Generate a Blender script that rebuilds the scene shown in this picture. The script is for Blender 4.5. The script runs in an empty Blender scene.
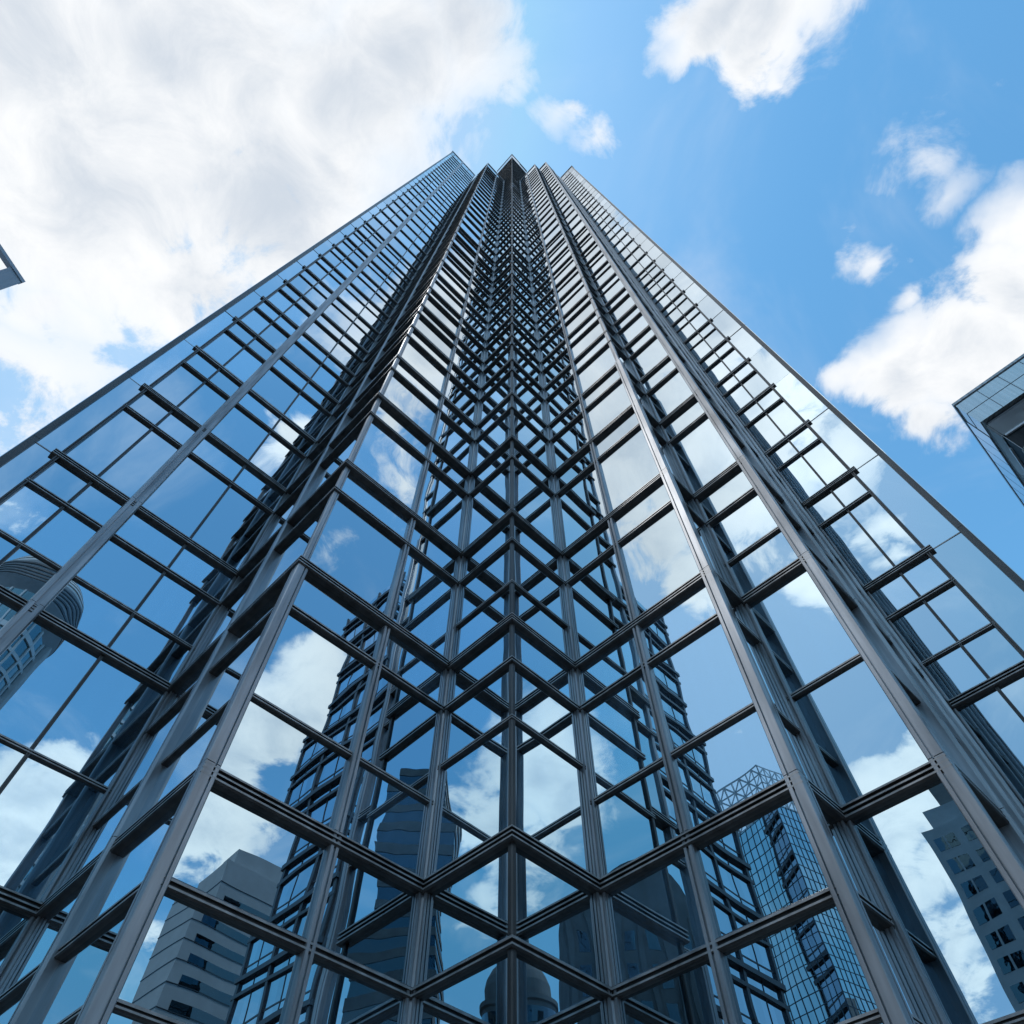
import bpy, bmesh, math, random
from mathutils import Vector, Matrix, noise

random.seed(7)
scene = bpy.context.scene
COL = scene.collection
EYE = 1.6                 # eye height of the photographer
R = 9.0                   # metres from the photographer to the central corner

# ------------------------------------------------------------------ materials
def new_mat(name):
    m = bpy.data.materials.new(name); m.use_nodes = True
    m.node_tree.nodes.clear()
    return m, m.node_tree.nodes, m.node_tree.links

def out_node(n, l, shader):
    o = n.new('ShaderNodeOutputMaterial'); l.new(shader, o.inputs['Surface'])

def metal_mat(name, col, rough=0.38, metallic=0.75, var=0.25):
    m, n, l = new_mat(name)
    p = n.new('ShaderNodeBsdfPrincipled')
    p.inputs['Metallic'].default_value = metallic
    tc = n.new('ShaderNodeTexCoord')
    mp = n.new('ShaderNodeMapping'); mp.inputs['Scale'].default_value = (3.0, 3.0, 0.35)
    l.new(tc.outputs['Object'], mp.inputs['Vector'])
    nz = n.new('ShaderNodeTexNoise'); nz.inputs['Scale'].default_value = 1.6; nz.inputs['Detail'].default_value = 6
    l.new(mp.outputs['Vector'], nz.inputs['Vector'])
    r = n.new('ShaderNodeValToRGB')
    r.color_ramp.elements[0].position = 0.3; r.color_ramp.elements[1].position = 0.72
    r.color_ramp.elements[0].color = (*[c * (1 - var) for c in col], 1)
    r.color_ramp.elements[1].color = (*[min(1, c * (1 + var)) for c in col], 1)
    l.new(nz.outputs['Fac'], r.inputs['Fac']); l.new(r.outputs['Color'], p.inputs['Base Color'])
    mr = n.new('ShaderNodeMapRange'); mr.inputs['To Min'].default_value = rough - 0.07; mr.inputs['To Max'].default_value = rough + 0.1
    l.new(nz.outputs['Fac'], mr.inputs['Value']); l.new(mr.outputs['Result'], p.inputs['Roughness'])
    out_node(n, l, p.outputs['BSDF'])
    return m

def glass_mat(name, base=(0.006, 0.012, 0.018), tint0=(0.49, 0.65, 0.74), tint1=(0.86, 0.92, 0.96), wave=0.011, wscale=0.40, fac0=0.84, fac1=0.97, rough=0.0, blind=26.0):
    """coated facade glass: dark body under a slightly wavy blue-tinted mirror"""
    m, n, l = new_mat(name)
    tc = n.new('ShaderNodeTexCoord')
    nz = n.new('ShaderNodeTexNoise'); nz.inputs['Scale'].default_value = wscale; nz.inputs['Detail'].default_value = 1.5
    l.new(tc.outputs['Object'], nz.inputs['Vector'])
    bp = n.new('ShaderNodeBump'); bp.inputs['Distance'].default_value = wave; bp.inputs['Strength'].default_value = 1.0
    l.new(nz.outputs['Fac'], bp.inputs['Height'])
    lw = n.new('ShaderNodeLayerWeight'); lw.inputs['Blend'].default_value = 0.5
    at = n.new('ShaderNodeAttribute'); at.attribute_name = 'tone'
    cr = n.new('ShaderNodeValToRGB')
    cr.color_ramp.elements[0].position = 0.15; cr.color_ramp.elements[0].color = (*tint0, 1)
    cr.color_ramp.elements[1].position = 0.95; cr.color_ramp.elements[1].color = (*tint1, 1)
    l.new(lw.outputs['Facing'], cr.inputs['Fac'])
    tn = n.new('ShaderNodeMapRange'); tn.inputs['To Min'].default_value = 0.88; tn.inputs['To Max'].default_value = 1.04
    l.new(at.outputs['Fac'], tn.inputs['Value'])
    mul = n.new('ShaderNodeVectorMath'); mul.operation = 'SCALE'
    l.new(cr.outputs['Color'], mul.inputs[0]); l.new(tn.outputs['Result'], mul.inputs['Scale'])
    g = n.new('ShaderNodeBsdfGlossy'); g.inputs['Roughness'].default_value = rough
    l.new(mul.outputs['Vector'], g.inputs['Color']); l.new(bp.outputs['Normal'], g.inputs['Normal'])
    d = n.new('ShaderNodeBsdfDiffuse')
    b2 = n.new('ShaderNodeVectorMath'); b2.operation = 'SCALE'; b2.inputs[0].default_value = base
    t2 = n.new('ShaderNodeMapRange'); t2.inputs['From Min'].default_value = .55; t2.inputs['To Min'].default_value = 0.6; t2.inputs['To Max'].default_value = blind
    l.new(at.outputs['Fac'], t2.inputs['Value'])
    # drawn blinds behind some panes: soft vertical folds
    sx = n.new('ShaderNodeSeparateXYZ'); l.new(tc.outputs['Object'], sx.inputs[0])
    nf = n.new('ShaderNodeTexNoise'); nf.noise_dimensions = '1D'; nf.inputs['Scale'].default_value = 4.5; nf.inputs['Detail'].default_value = 3
    ax = n.new('ShaderNodeMath'); ax.operation = 'MULTIPLY_ADD'; l.new(sx.outputs[0], ax.inputs[0]); ax.inputs[1].default_value = 1.0; l.new(at.outputs['Fac'], ax.inputs[2])
    l.new(ax.outputs[0], nf.inputs['W'])
    fm = n.new('ShaderNodeMath'); fm.operation = 'MULTIPLY'; l.new(t2.outputs['Result'], fm.inputs[0]); l.new(nf.outputs['Fac'], fm.inputs[1])
    f2 = n.new('ShaderNodeMath'); f2.operation = 'MULTIPLY'; l.new(fm.outputs[0], f2.inputs[0]); f2.inputs[1].default_value = 2.0
    l.new(f2.outputs[0], b2.inputs['Scale'])
    l.new(b2.outputs['Vector'], d.inputs['Color'])
    mr = n.new('ShaderNodeMapRange'); mr.inputs['To Min'].default_value = fac0; mr.inputs['To Max'].default_value = fac1
    l.new(lw.outputs['Facing'], mr.inputs['Value'])
    mx = n.new('ShaderNodeMixShader')
    l.new(mr.outputs['Result'], mx.inputs['Fac']); l.new(d.outputs['BSDF'], mx.inputs[1]); l.new(g.outputs['BSDF'], mx.inputs[2])
    out_node(n, l, mx.outputs['Shader'])
    return m

def rough_mat(name, col, var=0.2, scale=0.6, rough=0.85, bump=0.0):
    m, n, l = new_mat(name)
    p = n.new('ShaderNodeBsdfPrincipled'); p.inputs['Roughness'].default_value = rough
    tc = n.new('ShaderNodeTexCoord')
    nz = n.new('ShaderNodeTexNoise'); nz.inputs['Scale'].default_value = scale; nz.inputs['Detail'].default_value = 8
    nz.inputs['Roughness'].default_value = 0.65
    l.new(tc.outputs['Object'], nz.inputs['Vector'])
    r = n.new('ShaderNodeValToRGB')
    r.color_ramp.elements[0].position = 0.3; r.color_ramp.elements[1].position = 0.7
    r.color_ramp.elements[0].color = (*[c * (1 - var) for c in col], 1)
    r.color_ramp.elements[1].color = (*[min(1, c * (1 + var)) for c in col], 1)
    l.new(nz.outputs['Fac'], r.inputs['Fac']); l.new(r.outputs['Color'], p.inputs['Base Color'])
    out_node(n, l, p.outputs['BSDF'])
    return m

M_COLUMN = metal_mat('brushed_grey_aluminium', (0.345, 0.35, 0.36), 0.33, 0.52, .36)
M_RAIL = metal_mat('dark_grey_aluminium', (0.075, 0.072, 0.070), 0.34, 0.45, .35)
M_LIP = metal_mat('rail_edge_highlight', (0.36, 0.35, 0.34), 0.36, 0.35, .35)  # paler outer lips of the dark rails: lit edge lines put into the colour
M_DARK = metal_mat('charcoal_aluminium', (0.075, 0.08, 0.088), 0.40, 0.5)
M_GLASS = glass_mat('blue_mirror_glass')
M_CROWN = glass_mat('pale_crown_glass', blind=1.5, base=(0.25, 0.30, 0.34), fac0=0.5, fac1=0.8)
M_CORE = rough_mat('dark_core', (0.012, 0.016, 0.02))
M_ROOF = rough_mat('roof_membrane', (0.25, 0.25, 0.25))

# ------------------------------------------------------------------ mesh helper
class MB:
    def __init__(self):
        self.v = []; self.f = []; self.tone = []; self.mi = []
    def quad(self, a, b, c, d, tone=0.5):
        i = len(self.v); self.v += [tuple(a), tuple(b), tuple(c), tuple(d)]
        self.f.append((i, i + 1, i + 2, i + 3)); self.tone.append(tone); self.mi.append(0)
    def prism(self, ring0, ring1, mats=None):
        """solid between two matching closed rings"""
        i = len(self.v); k = len(ring0)
        self.v += [tuple(p) for p in ring0] + [tuple(p) for p in ring1]
        for j in range(k):
            self.f.append((i + j, i + (j + 1) % k, i + k + (j + 1) % k, i + k + j)); self.tone.append(0.5); self.mi.append(mats[j] if mats else 0)
        self.f.append(tuple(range(i + k - 1, i - 1, -1))); self.tone.append(0.5); self.mi.append(0)
        self.f.append(tuple(range(i + k, i + 2 * k))); self.tone.append(0.5); self.mi.append(0)
    def box(self, o, ux, uy, uz):
        o, ux, uy, uz = map(Vector, (o, ux, uy, uz))
        self.prism([o, o + ux, o + ux + uy, o + uy], [o + uz, o + ux + uz, o + ux + uy + uz, o + uy + uz])
    def build(self, name, mat, parent=None, kind=None, fix=True, mat2=None):
        me = bpy.data.meshes.new(name)
        me.from_pydata(self.v, [], self.f); me.update()
        at = me.attributes.new('tone', 'FLOAT', 'FACE')
        at.data.foreach_set('value', self.tone)
        if fix:
            b = bmesh.new(); b.from_mesh(me); bmesh.ops.recalc_face_normals(b, faces=b.faces); b.to_mesh(me); b.free()
        me.materials.append(mat)
        if mat2:
            me.materials.append(mat2); me.polygons.foreach_set('material_index', self.mi)
        o = bpy.data.objects.new(name, me); COL.objects.link(o)
        if parent:
            o.parent = parent
            o.location = -parent.location if parent.parent is None else (0, 0, 0)
        if kind: o['kind'] = kind
        return o

def thing(name, label, cat, loc=(0, 0, 0), group=None):
    o = bpy.data.objects.new(name, None); COL.objects.link(o); o.location = loc
    o['label'] = label; o['category'] = cat
    if group: o['group'] = group
    return o

# ------------------------------------------------------------------ camera
F_PX = 670.5; PITCH = math.radians(59.15)
cd = bpy.data.cameras.new('camera'); cam = bpy.data.objects.new('camera', cd); COL.objects.link(cam)
cam.location = (0, 0, EYE); cam.rotation_euler = (math.radians(90) + PITCH, 0, 0)
cd.sensor_width = 36; cd.lens = F_PX / 1024 * 36; cd.clip_end = 6000; cd.clip_start = 0.1
scene.camera = cam

def in_view(p):
    """rough size test used to choose which repeats become parts of their own"""
    x, y, z = p[0], p[1], p[2] - EYE
    w = y * math.cos(PITCH) + z * math.sin(PITCH)
    if w <= 0.1: return None
    return (512 + F_PX * x / w, 512 - F_PX * (-y * math.sin(PITCH) + z * math.cos(PITCH)) / w)

def size_seen(pts):
    q = [in_view(p) for p in pts]
    if any(k is None for k in q): return 0
    if all(k[0] < 0 for k in q) or all(k[0] > 1024 for k in q) or all(k[1] > 1024 for k in q) or all(k[1] < 0 for k in q): return 0
    q = [(min(max(k[0], 0), 1024), min(max(k[1], 0), 1024)) for k in q]
    a = 0
    for i in range(len(q)):
        x0, y0 = q[i]; x1, y1 = q[(i + 1) % len(q)]; a += x0 * y1 - x1 * y0
    return abs(a) / 2

# ------------------------------------------------------------------ the tower
TOP, TOP_SHOULDER, TOP_MID = 16.6, 14.2, 19.6     # outer wings, stepped shoulders, central block (in units of R)
def lv(list_r): return [z * R + EYE for z in list_r]
floors_mid = [0.12, 0.655, 1.185, 1.655, 2.17]
while floors_mid[-1] < TOP_MID - 0.8: floors_mid.append(floors_mid[-1] + (.44 if floors_mid[-1] < 3 else .39))
sub_mid = [0.495, 1.055, 1.515, 2.02] + [z - .15 for z in floors_mid[5:] if z < 6.5]
floors = [z for z in floors_mid if z < TOP - .5]
floors_sh = [z for z in floors_mid if z < TOP_SHOULDER - .5]
PAR_WING, PAR_SH, PAR_MID = floors[-1] + .8, floors_sh[-1] + .7, floors_mid[-1] + 1.5
z_wing, z_sh, z_mid = [p * R + EYE for p in (PAR_WING, PAR_SH, PAR_MID)]

pts = [(-1.304, .754), (-.833, 1.225), (-.455, .847), (-.151, 1.151), (0, 1), (.15, 1.15), (.43, .87), (.515, .955), (.638, .832), (1.088, 1.282), (1.328, 1.042)]
pts = [Vector((x * R, y * R)) for x, y in pts]
NF = len(pts) - 1
starts = pts[:-1]
fdir = [(pts[i + 1] - pts[i]).normalized() for i in range(NF)]
fnor = [Vector((d.y, -d.x)) for d in fdir]
flen = [(pts[i + 1] - pts[i]).length for i in range(NF)]
# the two front faces of the central block where it rises above the shoulders
WEST, EAST = NF, NF + 1
for a_, b_ in ((Vector((-.40 * R, 1.40 * R)), pts[4]), (pts[4], Vector((.40 * R, 1.40 * R)))):
    starts.append(a_); d_ = (b_ - a_).normalized(); fdir.append(d_); fnor.append(Vector((d_.y, -d_.x))); flen.append((b_ - a_).length)
def turn(i):      # convex (+1) or concave (-1) corner at pts[i]
    if i == EAST: return 1
    a, b = fdir[i - 1], fdir[i]
    return 1 if a.x * b.y - a.y * b.x > 0 else -1

tower = thing('glass_skyscraper', 'tall stepped blue glass skyscraper with grey metal grid, rising in the centre', 'skyscraper', (0, R * 1.15, 0))

def P3(i, s, n, z):
    q = starts[i] + fdir[i] * s + fnor[i] * n
    return Vector((q.x, q.y, z))

RS = R * math.sqrt(2)
# stations along each face: (distance, kind)
stations = {
    0: [(0, 'edge'), (.060 * RS, 'end'), (.133 * RS, 'thin'), (.216 * RS, 'main'), (.342 * RS, 'thin'), (flen[0], 'inner')],
    1: [(0, 'inner'), (.19 * RS, 'main'), (flen[1], 'corner')],
    2: [(0, 'corner'), (.166 * RS, 'main'), (flen[2], 'inner')],
    3: [(0, 'inner'), (flen[3], 'slim')],
    4: [(0, 'slim'), (flen[4], 'inner')],
    5: [(0, 'inner'), (.137 * RS, 'main'), (flen[5], 'corner')],
    6: [(0, 'corner'), (flen[6], 'inner')],
    7: [(0, 'inner'), (flen[7], 'corner')],
    8: [(0, 'corner'), (.13 * RS, 'main'), (.24 * RS, 'main'), (.345 * RS, 'main'), (flen[8], 'inner')],
    WEST: [(0, 'none'), (flen[WEST] * .5, 'none'), (flen[WEST], 'none')], EAST: [(0, 'none'), (flen[EAST] * .5, 'none'), (flen[EAST], 'none')],
    9: [(0, 'inner'), (.085 * RS, 'thin'), (.152 * RS, 'end'), (flen[9], 'edge')],
}
side_thin = [.36, .82]
wing_thin = [.36, .90, 1.33]
def face_levels(i):
    if i in (WEST, EAST): return lv([z for z in floors_mid if z > PAR_SH + .02]), []
    main = lv(floors if i in (0, 9) else [z for z in floors_mid if z < PAR_SH - .05] if i in (3, 4) else floors_sh)
    if i in (0, 7, 8, 9): minor = lv(wing_thin + sub_mid[2:])
    elif i in (3, 4): minor = lv([.36, .90, 1.33] + sub_mid)
    else: minor = lv(side_thin + sub_mid)
    return main, minor
def face_top(i): return z_mid if i in (WEST, EAST) else z_wing if i in (0, 9) else z_sh
ALL = list(range(NF)) + [WEST, EAST]

# --- glass panes
panes = []
crown_panes = []
def add_pane(i, s0, s1, z0, z1, off=0.0, store=None):
    w, h = s1 - s0, z1 - z0
    a = random.gauss(0, .0038) * w / 2; b = random.gauss(0, .0032) * h / 2
    c = [P3(i, s0, off - a - b, z0), P3(i, s1, off + a - b, z0), P3(i, s1, off + a + b, z1), P3(i, s0, off - a + b, z1)]
    tone = random.random()
    (panes if store is None else store).append((size_seen(c) if store is None else 0, c, tone))

for i in ALL:
    main, minor = face_levels(i)
    lev = sorted([z_sh if i in (WEST, EAST) else 0.15] + main + minor)
    st = [s for s, k in stations[i]]
    for a, b in zip(st[:-1], st[1:]):
        strip = (i == 0 and a == 0) or (i == 9 and b == flen[9])
        L = sorted([0.15] + main) if strip else lev
        for z0, z1 in zip(L[:-1], L[1:]):
            add_pane(i, a, b, z0, z1)
        add_pane(i, a, b, L[-1], face_top(i), store=None if i in (3, 4) else crown_panes)
panes.sort(key=lambda p: -p[0])
for k, (sz, c, t) in enumerate(panes[:99]):
    m = MB(); m.quad(*c, tone=t); m.build('window', M_GLASS, tower, fix=False)
m = MB()
for sz, c, t in panes[99:]: m.quad(*c, tone=t)
m.build('window', M_GLASS, tower, kind='stuff', fix=False)
m = MB()
for sz, c, t in crown_panes: m.quad(*c, tone=t)
m.build('crown_glazing', M_CROWN, tower, fix=False)

# --- transoms: grooved horizontal rails along each face
MAIN_P = [(-.115, -.02), (-.115, .10), (-.085, .125), (-.055, .125), (-.055, .07), (.0, .07), (.0, .125), (.028, .125), (.028, .08), (.085, .08), (.085, .125), (.115, .125), (.115, -.02)]
HIGH_P = [(-.11, -.02), (-.11, .07), (-.09, .09), (-.04, .09), (-.04, .05), (.03, .05), (.03, .09), (.11, .09), (.11, -.02)]
SUB_P = [(-.075, -.02), (-.075, .075), (-.055, .095), (-.03, .095), (-.03, .055), (.02, .055), (.02, .095), (.05, .095), (.075, .07), (.075, -.02)]
THIN_P = [(-.045, -.02), (-.045, .05), (-.03, .065), (-.010, .065), (-.010, .035), (.016, .035), (.016, .065), (.045, .065), (.045, -.02)]
SLIM_P = [(dz * .87, n) for dz, n in MAIN_P]
FLAT_P = [(-.016, -.02), (-.016, .012), (.016, .012), (.016, -.02)]
rails = []
def deep(i, z, prof):      # the rails wrap the left stepped corner in front of its column
    return [(a, n if n < 0 else n * 1.3) for a, n in prof] if i in (1, 2) and z > 1.25 * R else prof
def rail(i, s0, s1, z, prof, t0=None, t1=None):
    def sh(n, t, sgn):
        return 0 if t is None else sgn * (n if t > 0 else -n)
    r0 = [P3(i, s0 - sh(n, t0, 1), n, z + dz) for dz, n in prof]
    r1 = [P3(i, s1 + sh(n, t1, 1), n, z + dz) for dz, n in prof]
    h = prof[-1][0] - prof[0][0]
    key = size_seen([P3(i, s0, 0, z - h / 2 - .1), P3(i, s1, 0, z - h / 2 - .1), P3(i, s1, .1, z + h / 2), P3(i, s0, .1, z + h / 2)])
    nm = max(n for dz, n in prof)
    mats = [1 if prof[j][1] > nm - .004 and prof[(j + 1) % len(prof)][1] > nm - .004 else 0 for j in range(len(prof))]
    rails.append((key, r0, r1, mats))
for i in ALL:
    main, minor = face_levels(i)
    s0 = stations[i][0][0]; s1 = stations[i][-1][0]; t0 = t1 = None
    if i == 0: s0 = .056 * RS
    elif i != WEST: t0 = turn(i)
    if i == 9: s1 = .156 * RS
    elif i == WEST: t1 = 1
    elif i != EAST: t1 = turn(i + 1)
    for z in main:
        rail(i, s0 - (.12 if i == 0 else 0), s1 + (.12 if i == 9 else 0), z, deep(i, z, SLIM_P if z < 2.7 * R else HIGH_P), t0, t1)
        if i == 0: rail(i, 0.12, s0, z, FLAT_P)
        if i == 9: rail(i, s1, flen[9] - .12, z, FLAT_P)
    subs = set(lv(sub_mid))
    for z in minor:
        rail(i, s0, s1, z, deep(i, z, SUB_P if z in subs and z < 4.2 * R else THIN_P), t0, t1)
rails.sort(key=lambda q: -q[0])
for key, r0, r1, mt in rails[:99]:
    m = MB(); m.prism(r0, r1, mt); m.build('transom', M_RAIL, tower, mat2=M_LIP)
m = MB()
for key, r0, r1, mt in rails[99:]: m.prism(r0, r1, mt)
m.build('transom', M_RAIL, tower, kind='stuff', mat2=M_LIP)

# --- mullions and corner columns, in storey-high lengths with open joints
GAP = 0.012
def lengths(ringfn, m, floor_list, top):
    zz = [0.0] + lv(floor_list) + [top]
    for a, b in zip(zz[:-1], zz[1:]):
        z0 = a + (0.135 if a > 0 else 0); z1 = b + (0.135 if b < top else 0) - GAP
        m.prism(ringfn(z0, a), ringfn(z1, a))
def mull_profile(w, d):
    h = w / 2
    return [(-h, -.02), (-h, d * .7), (-h * .85, d), (-h * .28, d), (-h * .28, d * .62), (h * .22, d * .62), (h * .22, d), (h * .8, d), (h, d * .75), (h, -.02)]
def mullion(name, i, s, w, d, mat, prof=None):
    pr = prof or mull_profile(w, d)
    m = MB(); lengths(lambda z, a: [P3(i, s + t, n, z) for t, n in pr], m, floors if i in (0, 9) else floors_sh, face_top(i))
    return m.build(name, mat, tower)
COLP = [(-.02, -.125), (.13, -.125), (.145, -.11), (.145, -.05), (.10, -.05), (.10, -.02), (.145, -.02), (.145, .13), (.13, .145),
        (-.02, .145), (-.02, .10), (-.05, .10), (-.05, .145), (-.11, .145), (-.125, .13), (-.125, -.02), (-.02, -.02)]
POST = [(-.02, -.02), (.15, -.02), (.15, .02), (.125, .02), (.125, .04), (.15, .04), (.15, .075), (.11, .075), (.075, .045), (.045, .075), (.075, .11), (.075, .15), (.04, .15), (.04, .125), (.02, .125), (.02, .15), (-.02, .15)]
for i in range(NF):
    for s, k in stations[i]:
        if k == 'main': mullion('mullion', i, s,   .32 if i == 0 else .16, .10 if i in (2, 5) else .17, M_COLUMN)
        elif k == 'thin': mullion('glazing_bar', i, s, .075, .06, M_RAIL)
        elif k == 'end': mullion('mullion', i, s, .10, .10, M_RAIL)
        elif k == 'edge':
            e = .11 if s == 0 else -.11
            mullion('edge_frame', i, s + e, .22, .05, M_RAIL, [(-.085, -.02), (-.085, .05), (.085, .05), (.085, -.02)])
def corner(i, name, prof, mat):
    n1, n2 = fnor[i - 1], fnor[i]; p0 = pts[i]
    def ring(z, a):
        r = []; lim = {2: 1.1, 6: 2.5}.get(i, 99) * R + EYE
        for p, q in [(p * .52, q * .52) for p, q in prof] if a > lim else [(p * .86, q * .86) for p, q in prof] if name == 'corner_column' else prof:
            v = p0 + n1 * p + n2 * q; r.append(Vector((v.x, v.y, z)))
        return r
    m = MB()
    lengths(ring, m, *((floors_mid, z_mid) if i == 4 else (floors, z_wing) if i in (1, 9) else (floors_sh, z_sh))); return m.build(name, mat, tower)
for i in (2, 6, 8): corner(i, 'corner_column', COLP, M_COLUMN)
for i in (1, 3, 5, 7, 9): corner(i, 'corner_post', POST, M_COLUMN)
corner(4, 'corner_mullion', [(-.02, -.045), (.035, -.045), (.05, -.03), (.05, .03), (.03, .05), (-.03, .05), (-.045, .035), (-.045, -.02), (-.02, -.02)], M_RAIL)

# --- body behind the glass, hidden sides, roof and coping
back = [Vector((3.35 * R, 3.06 * R)), Vector((.4 * R, 6.2 * R)), Vector((-3.4 * R, 2.85 * R))]
foot = pts + back
def inset(poly, d):
    out = []; n = len(poly)
    for k in range(n):
        a, b, c = poly[k - 1], poly[k], poly[(k + 1) % n]
        d1 = (b - a).normalized(); d2 = (c - b).normalized()
        n1 = Vector((d1.y, -d1.x)); n2 = Vector((d2.y, -d2.x))
        bis = (n1 + n2); bis = bis / max(.2, bis.length_squared) * 2
        out.append(b - bis * d)
    return out
def xy(poly, z): return [(p.x, p.y, z) for p in poly]
inn = inset(foot, .12)
m = MB(); m.prism(xy(inn, 0.0), xy(inn, z_sh - .9)); m.build('core_wall', M_CORE, tower)
def wall_panels(m, a, b, levels):
    nb = max(3, int((b - a).length / 3.0))
    for k in range(nb):
        p = a.lerp(b, k / nb); q = a.lerp(b, (k + 1) / nb)
        for z0, z1 in zip(levels[:-1], levels[1:]):
            m.quad((p.x, p.y, z0), (q.x, q.y, z0), (q.x, q.y, z1), (p.x, p.y, z1), random.random())
m = MB()
side = [pts[-1]] + back + [pts[0]]
for a, b in zip(side[:-1], side[1:]): wall_panels(m, a, b, [.1] + lv(floors_sh) + [z_sh])
m.build('side_glazing', M_GLASS, tower)
m = MB()
for a, b in zip(side[:-1], side[1:]):
    d = (b - a).normalized(); nn = Vector((d.y, -d.x)); a = a + d * .5; b = b - d * .5
    for z in lv(floors_sh):
        q = [a, b, b + nn * .02, a + nn * .02]
        m.prism(xy(q, z - .12), xy(q, z + .12))
m.build('side_transoms', M_RAIL, tower, kind='stuff')
def coping(poly, edges, z):
    o_, i_ = inset(poly, -.10), inset(poly, .25); n = len(poly); m = MB()
    for k in edges:
        a, b, c, d = o_[k], o_[(k + 1) % n], i_[(k + 1) % n], i_[k]
        m.prism(xy((a, b, c, d), z + .005), xy((a, b, c, d), z + .3))
    return m
# upper blocks: two wings and the central block standing above the shoulder roof
u_ = Vector((-1, 1)) * R; w_ = Vector((1, 1)) * R
blocks = [([pts[0], pts[1], pts[1] + u_ * .8, pts[0] + u_ * .8], z_wing, 1), ([pts[9], pts[10], pts[10] + w_ * .8, pts[9] + w_ * .8], z_wing, 1),
          ([starts[WEST], pts[4], pts[4] + fdir[EAST] * flen[EAST], Vector((0, 1.8 * R))], z_mid, 2)]
for poly, zt, open_edges in blocks:
    m = MB(); q = inset(poly, .12); m.prism(xy(q, z_sh - 1.2), xy(q, zt - .05)); m.build('upper_core_wall', M_CORE, tower)
    m = MB()
    for k in range(open_edges, 4): wall_panels(m, poly[k], poly[(k + 1) % 4], [z_sh + .3] + [z for z in lv(floors_mid) if z_sh + .5 < z < zt - .3] + [zt])
    m.build('upper_side_glazing', M_GLASS, tower)
    coping(poly, range(4), zt).build('coping', M_COLUMN, tower)
for e_ in ([1, 2], [5, 6, 7, 8]): coping(foot, e_, z_sh).build('shoulder_coping', M_COLUMN, tower)
m = MB(); m.prism(xy(inset(foot, .3), z_sh - .6), xy(inset(foot, .3), z_sh - .4)); m.build('roof', M_ROOF, tower)

# ------------------------------------------------------------------ neighbouring buildings
def frame(corner, u, w, v, d):
    """corner (x,y), unit direction u and width w, unit direction v and depth d"""
    u = Vector(u).normalized(); v = Vector(v).normalized(); c = Vector(corner)
    return c, u, w, v, d
def bp(fr, a, b, z):
    c, u, w, v, d = fr; q = c + u * a + v * b
    return Vector((q.x, q.y, z))
def slab(fr, z0, z1, grow=0.0, m=None):
    c, u, w, v, d = fr; m = m or MB()
    r = [(-grow, -grow), (w + grow, -grow), (w + grow, d + grow), (-grow, d + grow)]
    m.prism([bp(fr, a, b, z0) for a, b in r], [bp(fr, a, b, z1) for a, b in r])
    return m
M_FARGLASS = glass_mat('office_glass', blind=3.0, base=(.02, .03, .035), tint0=(.62, .76, .82), tint1=(.85, .9, .93), wave=.01, wscale=.3, fac0=.7, fac1=.9)
M_DKGLASS = glass_mat('dark_window_glass', blind=8.0, base=(.012, .02, .024), tint0=(.18, .24, .27), tint1=(.5, .55, .6), wave=.01, wscale=.5, fac0=.5, fac1=.9)
M_TEAL = glass_mat('teal_window_glass', blind=3.0, base=(.02, .05, .055), tint0=(.22, .38, .42), tint1=(.6, .7, .72), wave=.02, wscale=.5, fac0=.5, fac1=.9)
M_PALE = rough_mat('pale_concrete', (.46, .47, .47), .1, .2)
M_STONE = rough_mat('warm_stone', (.47, .46, .44), .14, .25)
M_GREY = rough_mat('grey_cladding', (.70, .69, .67), .08, .15, .35)
M_OLD = rough_mat('weathered_stone', (.24, .22, .20), .25, .3)
M_GREY2 = rough_mat('grey_render', (.33, .34, .35), .15, .3)
M_WHITE = rough_mat('off_white_frame', (.66, .67, .67), .06, .3, .5)
M_SLATE = rough_mat('slate_blue_bars', (.10, .15, .19), .1, .3, .5)
M_BLUEGREY = metal_mat('blue_grey_panel', (.36, .41, .46), .42, .2, .1)

def ring_rail(fr, z0, z1, out, m): slab(fr, z0, z1, out, m)

# pale banded office tower
fr = frame((124.8, -50.7), (1, 1), 32, (1, -1), 12.8)
t = thing('office_tower', 'pale grey office tower with dark ribbon windows, mirrored in the lower left glass', 'office tower', bp(fr, 16, 6, 0))
slab(fr, 0, 87).build('wall', M_PALE, t)
for k in range(20):
    z = 80.0 - 4.0 * k
    m = MB()
    c, u, w, v, d = fr
    m.prism([bp(fr, a, b, z - 1.9) for a, b in ((2, -.06), (w - 2, -.06), (w - 2, .2), (2, .2))], [bp(fr, a, b, z) for a, b in ((2, -.06), (w - 2, -.06), (w - 2, .2), (2, .2))])
    m.build('window_band', M_DKGLASS, t)
m = MB()
for k in range(21):
    slab(fr, 82.2 - 4 * k, 82.35 - 4 * k, .10, m)
m.build('floor_lines', M_DARK, t, kind='stuff')
slab(frame((127, -50), (1, 1), 26, (1, -1), 7), 87.0, 90.5).build('plant_room', M_PALE, t)

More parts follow.
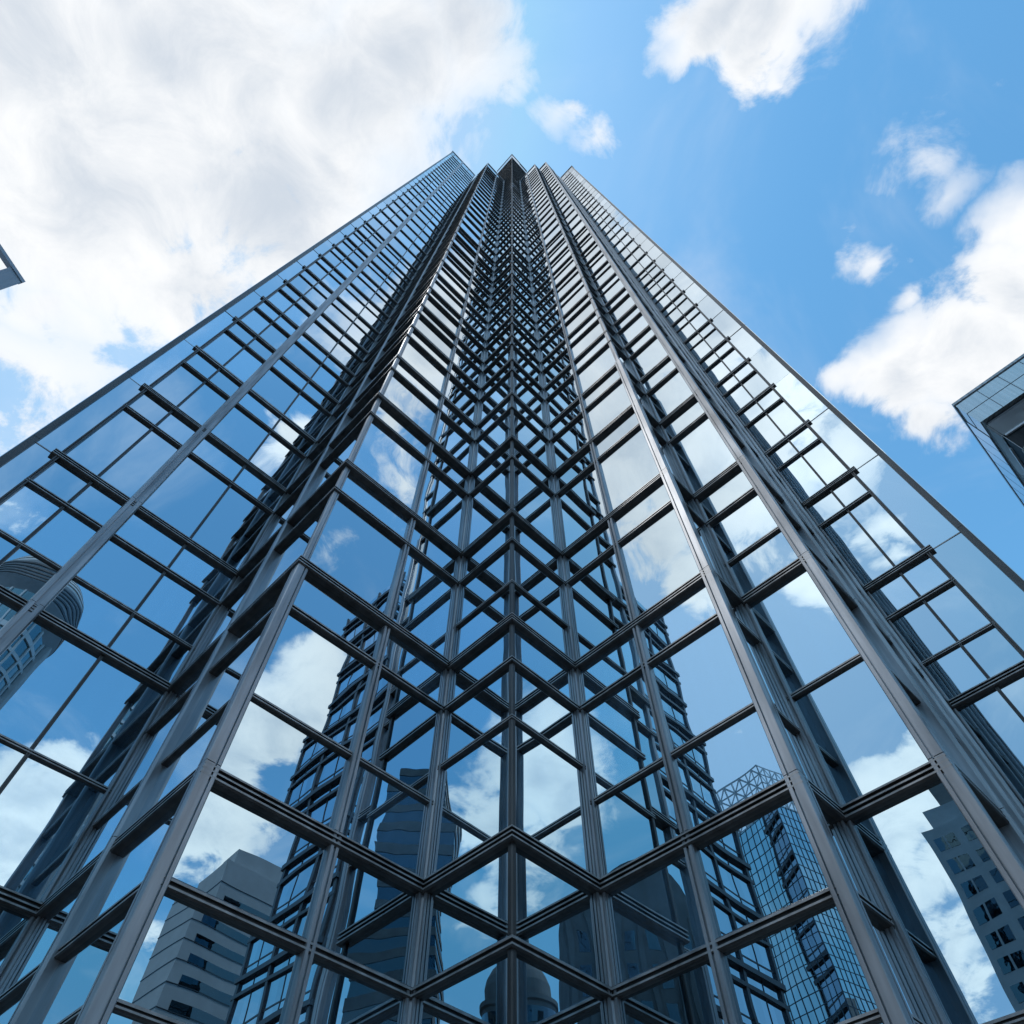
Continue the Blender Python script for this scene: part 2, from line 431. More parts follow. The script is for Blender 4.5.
def curtain_tower(name, label, fr, h, mat, step_z, step_h, bar=.14, crown=None, bar_mat=None):
    t = thing(name, label, 'office tower', bp(fr, fr[2] / 2, fr[4] / 2, 0))
    c, u, w, v, d = fr
    body = MB()
    for (a0, a1, b0, b1) in ((0, w, 0, 0), (w, w, 0, d), (w, 0, d, d), (0, 0, d, 0)):
        nseg = 12
        for k in range(nseg):
            z = 0
            while z < h - .01:
                z1 = min(h, z + step_z * 2)
                q = lambda f, zz: bp(fr, a0 + (a1 - a0) * f, b0 + (b1 - b0) * f, zz)
                e = random.gauss(0, .02)
                nrm = Vector((0, 0, 0))
                body.quad(q(k / nseg, z), q((k + 1) / nseg, z), q((k + 1) / nseg, z1) , q(k / nseg, z1), random.random())
                z = z1
    body.build('glass_wall', mat, t)
    lines = MB(); z = step_z
    while z < h:
        slab(fr, z - bar / 2, z + bar / 2, .07, lines); z += step_z
    lines.build('floor_lines', bar_mat or M_DARK, t, kind='stuff')
    ver = MB()
    for (length, org, dr) in ((w, (0, -.1), (1, 0)), (w, (0, d - .02), (1, 0)), (d, (-.1, 0), (0, 1)), (d, (w - .02, 0), (0, 1))):
        s = 0
        while s <= length + .01:
            a, b = org[0] + dr[0] * s, org[1] + dr[1] * s
            ver.box(bp(fr, a, b, 0), bp(fr, a + .08, b, 0) - bp(fr, a, b, 0), bp(fr, a, b + .12, 0) - bp(fr, a, b, 0), (0, 0, h)); s += step_h
    ver.build('mullions', bar_mat or M_DARK, t, kind='stuff')
    slab(frame(bp(fr, .2, .2, 0).xy, u, w - .4, v, d - .4), h - .5, h - .2).build('roof', M_ROOF, t)
    return t

curtain_tower('glass_office_tower', 'slim distant glass tower, mirrored beside the left corner column', frame((187, -118), (1, 1), 20, (1, -1), 20), 103, M_FARGLASS, 4, 2.5, bar_mat=M_GREY)

# blue glass tower with an open lattice crown
frl = frame((-107.8, -39.5), (-.87, .49), 22, (-.49, -.87), 22)
lt = curtain_tower('glass_office_tower', 'blue glass tower with open lattice crown, mirrored in the lower right glass', frl, 86, M_FARGLASS, 1.95, 1.375, bar=.09, bar_mat=M_SLATE)
lat = MB()
c_, u_, w_, v_, d_ = frl
for (length, org, dr) in ((w_, (0, 0), (1, 0)), (d_, (0, 0), (0, 1)), (w_, (0, d_), (1, 0)), (d_, (w_, 0), (0, 1))):
    n_ = 12
    for k in range(n_ + 1):
        a, b = org[0] + dr[0] * length * k / n_, org[1] + dr[1] * length * k / n_
        lat.box(bp(frl, a - .1, b - .1, 86.0), bp(frl, a + .2, b, 0) - bp(frl, a, b, 0), bp(frl, a, b + .2, 0) - bp(frl, a, b, 0), (0, 0, 10.9))
    for k in range(n_):
        for r_ in range(5):
            p = bp(frl, org[0] + dr[0] * length * k / n_, org[1] + dr[1] * length * k / n_, 86 + 2.18 * r_)
            q = bp(frl, org[0] + dr[0] * length * (k + 1) / n_, org[1] + dr[1] * length * (k + 1) / n_, 86 + 2.18 * (r_ + 1))
            if (k + r_) % 2: p.z, q.z = q.z, p.z
            dz = Vector((0, 0, .22)); o_ = bp(frl, .12, .12, 0) - bp(frl, 0, 0, 0)
            lat.prism([p - dz, p + dz, p + dz + o_, p - dz + o_], [q - dz, q + dz, q + dz + o_, q - dz + o_])
for r_ in range(6):
    z = 86 + 2.18 * r_
    for (length, org, dr) in ((w_, (0, 0), (1, 0)), (d_, (0, 0), (0, 1)), (w_, (0, d_), (1, 0)), (d_, (w_, 0), (0, 1))):
        p = bp(frl, org[0], org[1], z); q = bp(frl, org[0] + dr[0] * length, org[1] + dr[1] * length, z)
        o_ = bp(frl, .16 * dr[1], .16 * dr[0], 0) - bp(frl, 0, 0, 0); dz = Vector((0, 0, .22))
        lat.prism([p, p + dz, p + dz + o_, p + o_], [q, q + dz, q + dz + o_, q + o_])
lat.build('lattice_crown', M_WHITE, lt)
slab(frame(bp(frl, 7, 7, 0).xy, u_, 8, v_, 8), 85.9, 93).build('plant_room', M_GREY, lt)

# stepped stone tower with punched windows
frs = frame((-86.8, -53), (1, -1), 40, (-1, -1), 26)
st = thing('stone_tower', 'stepped stone tower with punched square windows, mirrored in the lower right glass', 'office tower', bp(frs, 20, 13, 0))
slab(frs, 0, 66).build('wall', M_STONE, st)
f2 = frame(bp(frs, 1.6, 1.5, 0).xy, (1, -1), 36, (-1, -1), 22); slab(f2, 66, 69.6).build('upper_wall', M_STONE, st)
f3 = frame(bp(frs, 4.2, 3, 0).xy, (1, -1), 30, (-1, -1), 18); slab(f3, 69.6, 76).build('upper_wall', M_OLD, st)
wq = []
for k in range(19):
    z = 62.6 - 3.25 * k
    for (a, w) in ((.9, 1.5), (2.7, 1.5), (5.6, 1.9), (8.3, 1.5), (10.6, 1.9), (13.2, 1.9), (15.8, 1.5), (18.1, 1.9), (20.8, 1.9), (23.6, 1.9), (26.4, 1.9), (29.2, 1.9)):
        wq.append((frs, a, w, z, 1.9))
for a in range(8): wq.append((f3, 3 + a * 2.2, 1.5, 72.0, 3.4))
rest = MB()
for n_, (fr_, a, w, z, h) in enumerate(wq):
    mm = MB() if n_ < 99 else rest
    mm.box(bp(fr_, a, -.05, z), bp(fr_, a + w, 0, 0) - bp(fr_, a, 0, 0), bp(fr_, 0, .15, 0) - bp(fr_, 0, 0, 0), (0, 0, h))
    if n_ < 99: mm.build('window', M_DKGLASS, st)
rest.build('window', M_DKGLASS, st, kind='stuff')
m = MB(); slab(f3, 76, 76.4, .3, m)
for k in range(14): m.box(bp(f3, .5 + k * 2.1, .2, 76.4), bp(f3, 1.2, 0, 0) - bp(f3, 0, 0, 0), bp(f3, 0, .4, 0) - bp(f3, 0, 0, 0), (0, 0, 1.6))
m.build('parapet', M_PALE, st)
m = MB(); q = bp(f3, 2, 4, 76)
for k in range(6): m.prism([q + Vector((math.cos(j * 2.094) * (.5 - k * .07), math.sin(j * 2.094) * (.5 - k * .07), k * 3)) for j in range(3)], [q + Vector((math.cos(j * 2.094) * (.43 - k * .07), math.sin(j * 2.094) * (.43 - k * .07), k * 3 + 3)) for j in range(3)])
m.build('antenna', M_DARK, st)

# weathered stone block with a rounded gable
fo = frame((-7, -88), (-1, 0), 24, (0, -1), 20)
ot = thing('old_stone_building', 'weathered stone building with rounded gable, mirrored dimly in the inner right glass', 'building', bp(fo, 12, 10, 0))
slab(fo, 0, 60).build('wall', M_OLD, ot)
m = MB(); ga = [(4, 60)] + [(12 - 8 * math.cos(math.pi * k / 16), 60 + 8.5 * math.sin(math.pi * k / 16)) for k in range(1, 16)] + [(20, 60)]
m.prism([bp(fo, a, .0, z) for a, z in ga], [bp(fo, a, 8, z) for a, z in ga]); m.build('gable', M_OLD, ot)
for k in range(10):
    for a in (2, 5.5, 9.2, 13, 16.6, 20.2):
        m = MB(); m.box(bp(fo, a, -.05, 54 - k * 5.2), bp(fo, 1.6, 0, 0) - bp(fo, 0, 0, 0), bp(fo, 0, .2, 0) - bp(fo, 0, 0, 0), (0, 0, 3.2)); m.build('window', M_DKGLASS, ot)
m = MB()
for a in (.4, 4.1, 7.6, 11.3, 15.0, 18.6, 22.6): m.box(bp(fo, a, -.5, 0), bp(fo, .9, 0, 0) - bp(fo, 0, 0, 0), bp(fo, 0, .6, 0) - bp(fo, 0, 0, 0), (0, 0, 60))
m.build('pilasters', M_OLD, ot)

# two unseen towers added to stand in for the skyscraper's self-reflection beside the centre
def add_reflection_tower(label, corner, u, v, w, d, h):
    fr = frame(corner, u, w, v, d)
    t = curtain_tower('added_reflection_tower', label, fr, h, M_DKBLUE, 9.0, 5.0, bar=.25, bar_mat=M_DARK)
    m = MB()
    for k in range(int(h / 9.0)):
        slab(fr, 9.0 * k + 6.6, 9.0 * k + 7.4, .6, m); slab(fr, 9.0 * k + 4.2, 9.0 * k + 4.8, .4, m)
    m.build('slab_edges', M_DARK, t, kind='stuff')
    m = MB()
    for k in range(3):
        for (org, dr, L) in (((0, -.35), (1, 0), w), ((0, d), (1, 0), w), ((-.35, 0), (0, 1), d), ((w, 0), (0, 1), d)):
            q = max(0, L * k / 2 - .35)
            m.box(bp(fr, org[0] + dr[0] * q, org[1] + dr[1] * q, 0), bp(fr, .7, 0, 0) - bp(fr, 0, 0, 0), bp(fr, 0, .35, 0) - bp(fr, 0, 0, 0), (0, 0, h))
    m.build('piers', M_DARK, t, kind='stuff')
M_DKBLUE = glass_mat('blue_tower_glass', blind=5.0, base=(.012, .02, .03), tint0=(.42, .58, .70), tint1=(.8, .88, .94), wave=.02, wscale=.3, fac0=.75, fac1=.95)
add_reflection_tower('unseen framed glass tower with slab edges, added to imitate the skyscraper mirrored left of the central corner', (101.2, -28.9), (-1, 1), (1, 1), 20, 20, 137)
add_reflection_tower('unseen framed glass tower with slab edges, added to imitate the skyscraper mirrored right of the central corner', (-101.6, -27.9), (1, 1), (-1, 1), 20, 20, 137)

# lathe helper
def lathe(profile, c, seg=48, m=None):
    m = m or MB()
    for (r0, z0), (r1, z1) in zip(profile[:-1], profile[1:]):
        for k in range(seg):
            a, b = 2 * math.pi * k / seg, 2 * math.pi * (k + 1) / seg
            m.quad((c[0] + r0 * math.cos(a), c[1] + r0 * math.sin(a), z0), (c[0] + r0 * math.cos(b), c[1] + r0 * math.sin(b), z0),
                   (c[0] + r1 * math.cos(b), c[1] + r1 * math.sin(b), z1), (c[0] + r1 * math.cos(a), c[1] + r1 * math.sin(a), z1), random.random())
    return m

# small domed tower behind the photographer
dc = (-3.0, -119)
dt = thing('domed_tower', 'narrow domed stone tower, mirrored low in the central right glass', 'tower', (*dc, 0))
lathe([(4.6, 0), (4.6, 55), (5.0, 55.2), (5.0, 56), (4.2, 56.1), (4.2, 60), (4.6, 60.2), (4.6, 61), (3.4, 61.1), (3.4, 64), (3.0, 65.5), (2.2, 67), (1.3, 68), (.5, 68.6), (.3, 71), (0, 71.2)], dc, 32).build('wall', M_OLD, dt)
for k in range(11):
    m = MB(); lathe([(4.66, 50 - 4.6 * k), (4.66, 52.4 - 4.6 * k)], dc, 32, m); m.build('window_band', M_DKGLASS, dt)
lathe([(4.26, 57), (4.26, 59.2)], dc, 32).build('window_band', M_DKGLASS, dt)

# slender round tower with white spandrels and louvred dome
rc = (74.1, -86.5)
rt = thing('round_tower', 'round office tower with white bands and louvred dome, mirrored in the left wing glass', 'office tower', (*rc, 0))
lathe([(9.0, 0), (9.0, 108)], rc, 64).build('glass_wall', M_TEAL, rt)
for k in range(26):
    z = 105 - 4.0 * k
    m = MB(); lathe([(8.95, z), (9.25, z), (9.25, z + .8), (8.95, z + .8)], rc, 64, m); m.build('spandrel', M_WHITE, rt)
m = MB()
for k in range(24):
    a = 2 * math.pi * k / 24; e = Vector((math.cos(a), math.sin(a), 0)); tn = Vector((-e.y, e.x, 0))
    o = Vector((*rc, 0)) + e * 8.95 - tn * .15
    m.box(o, e * .4, tn * .3, (0, 0, 108))
m.build('fins', M_WHITE, rt, kind='stuff')
for a0 in (42, 222):
    m = MB(); a0 = math.radians(a0)
    for k in range(8):
        a, b = a0 + k * .055, a0 + (k + 1) * .055
        ring = lambda z: [(rc[0] + r * math.cos(g), rc[1] + r * math.sin(g), z) for r, g in ((8.8, a), (10.2, a), (10.2, b), (8.8, b))]
        m.prism(ring(0), ring(109))
    m.build('stair_tower', M_PALE, rt)
lathe([(9.0, 108), (10.3, 111), (10.3, 116), (9.6, 116.2), (9.6, 117)], rc, 64).build('upper_wall', M_GREY2, rt)
for k in range(5):
    m = MB(); z = 111.3 + k * .95; lathe([(10.25, z), (10.45, z), (10.45, z + .35), (10.25, z + .35)], rc, 64, m); m.build('louvre', M_DARK, rt)
m = MB()
for k in range(8):
    z = 117 + k * .95; r0 = 9.6 * math.cos(k / 8 * 1.2); r1 = 9.6 * math.cos((k + .55) / 8 * 1.2)
    lathe([(r0 - .4, z), (r0, z), (r1, z + .5), (r1 - .4, z + .5)], rc, 64, m)
m.build('dome', M_GREY, rt)
lathe([(9.0, 117), (8.0, 120), (6, 122.5), (3.4, 124), (0, 124.6)], rc, 64).build('dome_shell', M_DKGLASS, rt)

# dark banded office tower behind the photographer
frd = frame((9, -100), (1, 0), 15, (0, -1), 15)
bt = thing('office_tower', 'dark office tower with grey bands, mirrored dimly in the inner left glass', 'office tower', bp(frd, 7, 7, 0))
slab(frd, 0, 96).build('wall', M_DKGLASS, bt)
for k in range(24):
    slab(frd, 94.0 - 4 * k, 95.7 - 4 * k, .12).build('spandrel', M_OLD, bt)

M_PANEL = glass_mat('fritted_glass_panel', blind=1.2, base=(.55, .56, .55), tint0=(.8, .84, .86), tint1=(.95, .96, .97), wave=.004, fac0=.30, fac1=.75, rough=.06)
M_BLUEWIN = glass_mat('blue_window', blind=1.5, base=(.16, .42, .66), tint0=(.5, .65, .75), wave=.01, fac0=.15, fac1=.6)
# right-hand neighbour, seen from below
fb = frame((39.1, 22.2), (1, -1), 14, (1, 1), 26)
c, u, w, v, d = fb
rb = thing('office_block', 'grey panelled office block with ribbon windows, cut by the right edge of the photo', 'office building', bp(fb, 7, 13, 0))
H = 57.3
slab(fb, 0, H - 4.6).build('wall', M_GREY, rb)
slab(fb, H - 4.0, H - .30, .12).build('parapet', M_PANEL, rb)
slab(fb, H - .30, H, .22).build('coping', M_COLUMN, rb)
m = MB(); slab(frame(bp(fb, .25, .25, 0).xy, u, w - .5, v, d - .5), H - 4.6, H - 4.0, 0, m); m.build('shadow_gap', M_DARK, rb)
# panel joints on the parapet
m = MB()
for k in range(1, 14):
    a = k * 1.85
    m.box(bp(fb, a - .02, -.145, H - 4.0), bp(fb, .04, 0, 0) - bp(fb, 0, 0, 0), bp(fb, 0, .04, 0) - bp(fb, 0, 0, 0), (0, 0, 3.6)) if k < 8 else None
    m.box(bp(fb, -.145, a - .02, H - 4.0), bp(fb, .04, 0, 0) - bp(fb, 0, 0, 0), bp(fb, 0, .04, 0) - bp(fb, 0, 0, 0), (0, 0, 3.6))
slab(fb, H - 2.15, H - 2.11, .145, m)
m.build('panel_joints', M_DARK, rb, kind='stuff')
m = MB()
for k in range(1, 13):
    m.box(bp(fb, -.17, k * 1.85 + .05, H - 3.9), bp(fb, 0, 1.75, 0) - bp(fb, 0, 0, 0), bp(fb, .12, 0, 0) - bp(fb, 0, 0, 0), (0, 0, 3.4))
m.build('glass_panels', M_FARGLASS, rb, kind='stuff')
def band(fr, a0, a1, z0, z1, off, m, face):
    a1 = a1 - a0
    if face == 'A': m.box(bp(fr, a0, -off, z0), bp(fr, a1, 0, 0) - bp(fr, a0, 0, 0), bp(fr, 0, off + .1, 0) - bp(fr, 0, 0, 0), (0, 0, z1 - z0))
    else: m.box(bp(fr, -off, a0, z0), bp(fr, 0, a1, 0) - bp(fr, 0, a0, 0), bp(fr, off + .1, 0, 0) - bp(fr, 0, 0, 0), (0, 0, z1 - z0))
for k in range(11):
    z1 = H - 4.7 - 4.4 * k; z0 = z1 - 2.1
    for face in 'AB':
        n_ = 4 if face == 'A' else 8
        for j in range(n_):
            a0 = (.25 if face == 'A' else 1.5) + j * 3.0
            m = MB(); band(fb, a0, a0 + 2.9, z0, z1, .04, m, face)
            o = m.build('window', M_BLUEWIN, rb)
            m = MB(); band(fb, a0 + 1.4, a0 + 1.48, z0, z1, .08, m, face); m.build('glazing_bar', M_WHITE, o).location = (0, 0, 0)
        m = MB(); band(fb, .15 if face == 'A' else 1.3, 12.7 if face == 'A' else 24.7, z0 - .22, z0 - .02, .16, m, face); m.build('sill', M_WHITE, rb)
        m = MB(); band(fb, .15 if face == 'A' else 1.3, 12.7 if face == 'A' else 24.7, z1 - .01, z1 + .10, .10, m, face); m.build('lintel', M_DARK, rb)
m = MB()
for k in range(1, 14):
    for face in ('AB' if k < 8 else 'B'): band(fb, k * 1.85 - .015, k * 1.85 + .015, 2, H - 4.6, .008, m, face)
m.build('panel_joints', M_DARK, rb, kind='stuff')

# left-hand neighbour: only the tip of its roof screen is in the picture
ul = Vector((-.307, -.952)).normalized(); vl = Vector((-.952, .307)).normalized()
fl = frame((-30.7, 9.2), ul, 9, vl, 18)
lb = thing('roof_screen_building', 'blue-grey building with open roof screen, its tip cut by the left edge', 'building', bp(fl, 4.5, 9, 0))
HL = 45.3
slab(fl, 0, 38).build('wall', M_BLUEGREY, lb)
def lbox(a0, a1, b0, b1, z0, z1, m): m.box(bp(fl, a0, b0, z0), bp(fl, a1, 0, 0) - bp(fl, a0, 0, 0), bp(fl, 0, b1, 0) - bp(fl, 0, b0, 0), (0, 0, z1 - z0))
m = MB(); lbox(0, 1.0, 0, .2, 38, HL - .3, m)
for k in range(1, 2): lbox(k * 7.5, k * 7.5 + .5, 0, .2, 38, HL - .3, m)
m.build('screen_posts', M_BLUEGREY, lb)
m = MB(); lbox(-.03, 9, -.06, .28, HL - .3, HL, m); m.build('screen_beam', M_BLUEGREY, lb)
m = MB(); lbox(1.5, 9, .12, .3, 38, 40.2, m); m.build('screen_panel', M_BLUEGREY, lb)
for k in range(8):
    for j in range(2):
        m = MB(); lbox(.8 + j * 4, 4.2 + j * 4, -.05, .1, 34 - k * 4.2, 36.4 - k * 4.2, m); m.build('window', M_FARGLASS, lb)

# ------------------------------------------------------------------ ground
def sheet(name, x0, x1, y0, y1, z, mat):
    m = MB(); m.quad((x0, y0, z), (x1, y0, z), (x1, y1, z), (x0, y1, z)); o = m.build(name, mat, fix=False); o['kind'] = 'structure'
    return o
M_ASPH = rough_mat('asphalt', (.05, .05, .052), .2, .5)
M_PAVE, nn, ll = new_mat('granite_paving')
p = nn.new('ShaderNodeBsdfPrincipled'); p.inputs['Roughness'].default_value = .6
tc = nn.new('ShaderNodeTexCoord'); br = nn.new('ShaderNodeTexBrick'); br.inputs['Scale'].default_value = 1.0
br.inputs['Color1'].default_value = (.17, .17, .17, 1); br.inputs['Color2'].default_value = (.21, .205, .20, 1); br.inputs['Mortar'].default_value = (.06, .06, .06, 1)
br.inputs['Mortar Size'].default_value = .008; br.inputs['Brick Width'].default_value = .9; br.inputs['Row Height'].default_value = .6
ll.new(tc.outputs['Object'], br.inputs['Vector']); ll.new(br.outputs['Color'], p.inputs['Base Color']); out_node(nn, ll, p.outputs['BSDF'])
sheet('ground', -3000, 3000, -3000, 3000, 0, M_ASPH)
sheet('plaza_pavement', -26, 26, -22, 40, .004, M_PAVE)

# ------------------------------------------------------------------ daylight
SUN_EL, SUN_AZ = math.radians(64), math.radians(-97)      # azimuth from +Y, clockwise positive
sd = bpy.data.lights.new('sun', 'SUN'); sun = bpy.data.objects.new('sun', sd); COL.objects.link(sun)
sd.energy = 1.1; sd.angle = math.radians(4)   # sun veiled by the big cloud; sd.color = (1, .96, .9)
sv = Vector((math.sin(SUN_AZ) * math.cos(SUN_EL), math.cos(SUN_AZ) * math.cos(SUN_EL), math.sin(SUN_EL)))
sun.rotation_euler = sv.to_track_quat('Z', 'Y').to_euler(); sun.location = sv * 200

DIRECT = [
    (-0.504, -0.047, 0.862, 0.172, 1.00), (-0.370, -0.051, 0.928, 0.165, 1.00), (-0.475, 0.080, 0.876, 0.184, 1.00), (-0.334, 0.097, 0.938, 0.163, 1.00),
    (-0.214, -0.012, 0.977, 0.131, 1.00), (-0.147, -0.074, 0.986, 0.105, 1.0), (-0.050, -0.094, 0.994, 0.085, 0.85), (-0.234, 0.059, 0.970, 0.087, 0.90),
    (-0.406, 0.210, 0.890, 0.114, 0.90), (-0.559, 0.202, 0.804, 0.100, 0.70), (-0.501, 0.234, 0.833, 0.071, 0.60),
    (0.240, -0.105, 0.960, 0.058, 1.00), (0.285, -0.095, 0.955, 0.062, 1.00), (0.292, -0.055, 0.955, 0.040, 0.85), (0.195, -0.111, 0.972, 0.034, 0.74), (0.060, 0.005, 0.997, 0.04, 0.55), (0.098, 0.035, 0.995, 0.04, 0.55),
    (0.480, 0.053, 0.876, 0.040, 0.46), (0.501, -0.001, 0.865, 0.036, 0.45), (0.505, 0.089, 0.858, 0.040, 0.46), (-0.578, 0.298, 0.759, 0.15, 0.68), (0.585, 0.185, 0.79, 0.064, 1.00),
    (0.550, 0.254, 0.796, 0.076, 1.00), (0.493, 0.282, 0.823, 0.070, 1.00), (0.450, 0.283, 0.847, 0.048, 0.80), (0.590, 0.125, 0.80, 0.045, 0.80),
    (0.469, 0.203, 0.860, 0.03, 0.6), (0.521, 0.340, 0.783, 0.058, 0.80), (0.441, 0.154, 0.884, 0.03, 0.60)]
RIGHT_BACK = [
    (0.676, -0.551, 0.489, 0.061, 1.00), (0.702, -0.556, 0.445, 0.068, 1.00), (0.713, -0.519, 0.471, 0.046, 0.80), (0.673, -0.281, 0.684, 0.051, 0.90),
    (0.708, -0.290, 0.644, 0.065, 1.00), (0.710, -0.348, 0.612, 0.075, 1.00), (0.766, -0.406, 0.499, 0.078, 1.00), (0.751, -0.351, 0.559, 0.072, 1.00),
    (0.535, -0.262, 0.803, 0.064, 0.55), (0.451, -0.179, 0.875, 0.088, 0.70), (0.386, -0.163, 0.908, 0.087, 0.80), (0.307, -0.147, 0.940, 0.100, 0.80),
    (0.386, -0.299, 0.872, 0.056, 0.80), (0.352, -0.317, 0.881, 0.055, 0.60), (0.424, -0.599, 0.679, 0.044, 0.60), (0.498, -0.494, 0.713, 0.036, 0.20),
    (-0.039, -0.786, 0.617, 0.079, 1.0), (-0.017, -0.844, 0.536, 0.055, .8), (0.043, -0.824, 0.566, 0.055, .95), (0.0, -0.870, 0.49, 0.05, .7),
    (0.801, -0.435, 0.412, 0.061, 0.80), (0.786, 0.039, 0.617, 0.079, 0.90), (0.844, 0.017, 0.536, 0.056, 0.40), (0.816, 0.052, 0.575, 0.051, 0.50)]
LEFT_BACK = [
    (-0.537, -0.201, 0.819, 0.100, 0.95), (-0.591, -0.242, 0.770, 0.083, 0.90), (-0.398, -0.186, 0.898, 0.128, 1.00), (-0.454, -0.270, 0.849, 0.124, 1.00),
    (-0.345, -0.318, 0.883, 0.120, 1.00), (-0.261, -0.261, 0.929, 0.120, 1.00), (-0.541, -0.382, 0.750, 0.065, 0.80), (-0.564, -0.398, 0.724, 0.051, 0.80),
    (-0.454, -0.347, 0.821, 0.093, 0.90), (-0.467, -0.471, 0.748, 0.034, 0.75), (-0.508, -0.480, 0.715, 0.027, 0.60), (-0.378, -0.427, 0.822, 0.075, 0.75),
    (-0.688, -0.501, 0.525, 0.053, 0.90), (-0.728, -0.470, 0.500, 0.073, 1.00), (-0.765, -0.438, 0.473, 0.073, 1.00), (-0.742, -0.499, 0.447, 0.059, 0.80),
    (-0.637, -0.285, 0.716, 0.054, 0.50), (-0.706, -0.315, 0.634, 0.045, 0.50), (-0.824, 0.043, 0.566, 0.051, 0.70), (-0.874, 0.015, 0.486, 0.053, 0.60),
    (-0.267, -0.154, 0.951, 0.125, 0.80), (-0.187, -0.203, 0.961, 0.106, 0.90), (-0.790, -0.486, 0.375, 0.055, 0.80)]

world = bpy.data.worlds.new('World'); scene.world = world; world.use_nodes = True
world.cycles.sampling_method = 'NONE'
N = world.node_tree.nodes; Lk = world.node_tree.links; N.clear()
def math_node(op, a, b=None, clamp=False):
    q = N.new('ShaderNodeMath'); q.operation = op; q.use_clamp = clamp
    for k, x in enumerate((a, b)):
        if x is None: continue
        if isinstance(x, (int, float)): q.inputs[k].default_value = x
        else: Lk.new(x, q.inputs[k])
    return q.outputs[0]
def smap(x, a, b, c=0.0, d=1.0, smooth=True):
    q = N.new('ShaderNodeMapRange'); q.interpolation_type = 'SMOOTHSTEP' if smooth else 'LINEAR'
    Lk.new(x, q.inputs['Value'])
    for nm, val in zip(('From Min', 'From Max', 'To Min', 'To Max'), (a, b, c, d)): q.inputs[nm].default_value = val
    return q.outputs['Result']
def mixc(fac, a, b):
    q = N.new('ShaderNodeMix'); q.data_type = 'RGBA'
    if isinstance(fac, (int, float)): q.inputs[0].default_value = fac
    else: Lk.new(fac, q.inputs[0])
    for k, x in ((6, a), (7, b)):
        if isinstance(x, tuple): q.inputs[k].default_value = (*x, 1)
        else: Lk.new(x, q.inputs[k])
    return q.outputs[2]
sky = N.new('ShaderNodeTexSky'); sky.sky_type = 'NISHITA'; sky.sun_disc = False
sky.sun_elevation = SUN_EL; sky.sun_rotation = SUN_AZ; sky.air_density = 1.0; sky.dust_density = .6; sky.ozone_density = 1.6
SKY_GAIN = 0.115
tc = N.new('ShaderNodeTexCoord'); vec = tc.outputs['Generated']
sep = N.new('ShaderNodeSeparateXYZ'); Lk.new(vec, sep.inputs[0])
# project onto a cloud deck
den = math_node('ADD', math_node('MAXIMUM', sep.outputs[2], 0.0), 0.18)
dv = N.new('ShaderNodeVectorMath'); dv.operation = 'DIVIDE'; Lk.new(vec, dv.inputs[0])
cmb = N.new('ShaderNodeCombineXYZ')
for k in range(3): Lk.new(den, cmb.inputs[k])
Lk.new(cmb.outputs[0], dv.inputs[1]); deck = dv.outputs[0]
def cnoise(scale, detail, rough, dist=0.0, off=(0, 0, 0)):
    mp = N.new('ShaderNodeMapping'); mp.inputs['Location'].default_value = off; Lk.new(deck, mp.inputs['Vector'])
    q = N.new('ShaderNodeTexNoise'); q.inputs['Scale'].default_value = scale; q.inputs['Detail'].default_value = detail
    q.inputs['Roughness'].default_value = rough; q.inputs['Distortion'].default_value = dist
    Lk.new(mp.outputs[0], q.inputs['Vector']); return q.outputs['Fac']
na = cnoise(3.4, 5, .60, .3, (3.1, .7, 0))
nb = cnoise(11.0, 9, .66, .5, (.4, 7.7, 1))
n1 = math_node('ADD', math_node('MULTIPLY', na, .56), math_node('MULTIPLY', nb, .44))
n2 = cnoise(1.5, 4, .55, 0, (9.3, 2.2, 4))
# warp the direction a little before testing the cloud masses, so their outlines are irregular
wv = N.new('ShaderNodeTexNoise'); wv.inputs['Scale'].default_value = 6.0; wv.inputs['Detail'].default_value = 5
Lk.new(deck, wv.inputs['Vector'])
ws = N.new('ShaderNodeVectorMath'); ws.operation = 'MULTIPLY_ADD'
Lk.new(wv.outputs['Color'], ws.inputs[0]); ws.inputs[1].default_value = (.20, .20, .20)
Lk.new(vec, ws.inputs[2])
w2 = N.new('ShaderNodeVectorMath'); w2.operation = 'SUBTRACT'; Lk.new(ws.outputs[0], w2.inputs[0]); w2.inputs[1].default_value = (.10, .10, .10)
nrm = N.new('ShaderNodeVectorMath'); nrm.operation = 'NORMALIZE'; Lk.new(w2.outputs[0], nrm.inputs[0]); wdir = nrm.outputs[0]
total = None
for x, y, z, rad, wgt in DIRECT + RIGHT_BACK + LEFT_BACK:
    q = N.new('ShaderNodeVectorMath'); q.operation = 'DOT_PRODUCT'; Lk.new(wdir, q.inputs[0])
    q.inputs[1].default_value = Vector((x, y, z)).normalized()
    ang = math_node('ARCCOSINE', math_node('MINIMUM', q.outputs['Value'], 1.0))
    s = smap(ang, 0.0, rad * 2.0, wgt * 1.05, 0, False)
    total = s if total is None else math_node('MAXIMUM', total, s)
# density = mass + turbulence
tur = math_node('MULTIPLY', math_node('SUBTRACT', n1, .5), 4.2)
dens = math_node('ADD', math_node('SUBTRACT', math_node('MULTIPLY', total, 1.75), .80), math_node('MULTIPLY', tur, smap(total, 0.0, .3, .1, 1.0)))
edge = smap(dens, -.20, .34)
alpha = math_node('MULTIPLY', edge, smap(total, .10, .80, .15, 1.0))
wisp = math_node('MULTIPLY', smap(cnoise(2.2, 6, .6, .9, (5.3, 1.1, 7)), .47, .78), .30)
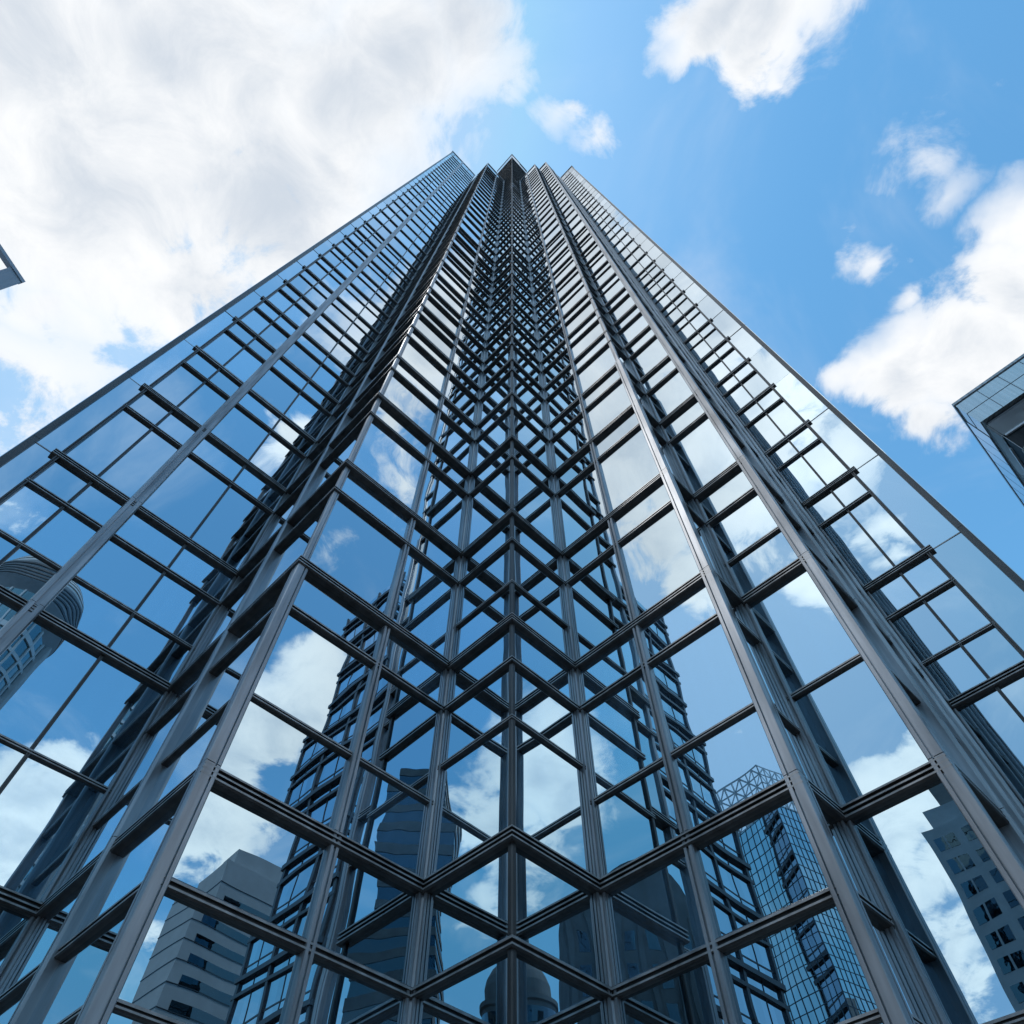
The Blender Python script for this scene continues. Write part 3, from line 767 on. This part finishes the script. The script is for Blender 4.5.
# the air is paler towards the veiled sun
sdot = N.new('ShaderNodeVectorMath'); sdot.operation = 'DOT_PRODUCT'; Lk.new(vec, sdot.inputs[0]); sdot.inputs[1].default_value = sv
haze = smap(sdot.outputs['Value'], .65, 1.0, 0, .16)
alpha = math_node('MAXIMUM', alpha, math_node('ADD', wisp, haze))
# thick parts turn soft grey underneath, billows stay white
soft = math_node('ADD', math_node('MULTIPLY', total, .75), math_node('MULTIPLY', math_node('SUBTRACT', .5, nb), .75))
thick = smap(math_node('ADD', soft, math_node('MULTIPLY', math_node('SUBTRACT', n2, .5), 1.35)), .36, .98)
cloud0 = mixc(thick, (1.02, 1.03, 1.04), (.64, .71, .80))
# clouds behind the photographer face the light and are brighter
cb = N.new('ShaderNodeVectorMath'); cb.operation = 'SCALE'; Lk.new(cloud0, cb.inputs[0]); Lk.new(smap(math_node('MULTIPLY', sep.outputs[1], -1.0), .12, .45, 1.0, 1.55), cb.inputs['Scale'])
cloud = cb.outputs[0]
skyv = N.new('ShaderNodeVectorMath'); skyv.operation = 'MULTIPLY'; Lk.new(sky.outputs[0], skyv.inputs[0])
skyv.inputs[1].default_value = (SKY_GAIN * 1.32, SKY_GAIN * 2.34, SKY_GAIN * 2.42)
skm = N.new('ShaderNodeVectorMath'); skm.operation = 'MINIMUM'; Lk.new(skyv.outputs[0], skm.inputs[0]); skm.inputs[1].default_value = (.33, .62, .97)
final = mixc(alpha, skm.outputs[0], cloud)
bg = N.new('ShaderNodeBackground'); bg.inputs['Strength'].default_value = 1.0
Lk.new(final, bg.inputs['Color'])
wo = N.new('ShaderNodeOutputWorld'); Lk.new(bg.outputs[0], wo.inputs['Surface'])

# ------------------------------------------------------------------ render settings
scene.view_settings.view_transform = 'Standard'; scene.view_settings.look = 'None'
scene.view_settings.exposure = 0; scene.view_settings.gamma = 1
scene.render.engine = 'CYCLES'
cy = scene.cycles
cy.use_adaptive_sampling = True; cy.adaptive_threshold = .015
cy.max_bounces = 6; cy.glossy_bounces = 5; cy.diffuse_bounces = 3
cy.use_denoising = True
cy.sample_clamp_indirect = 6
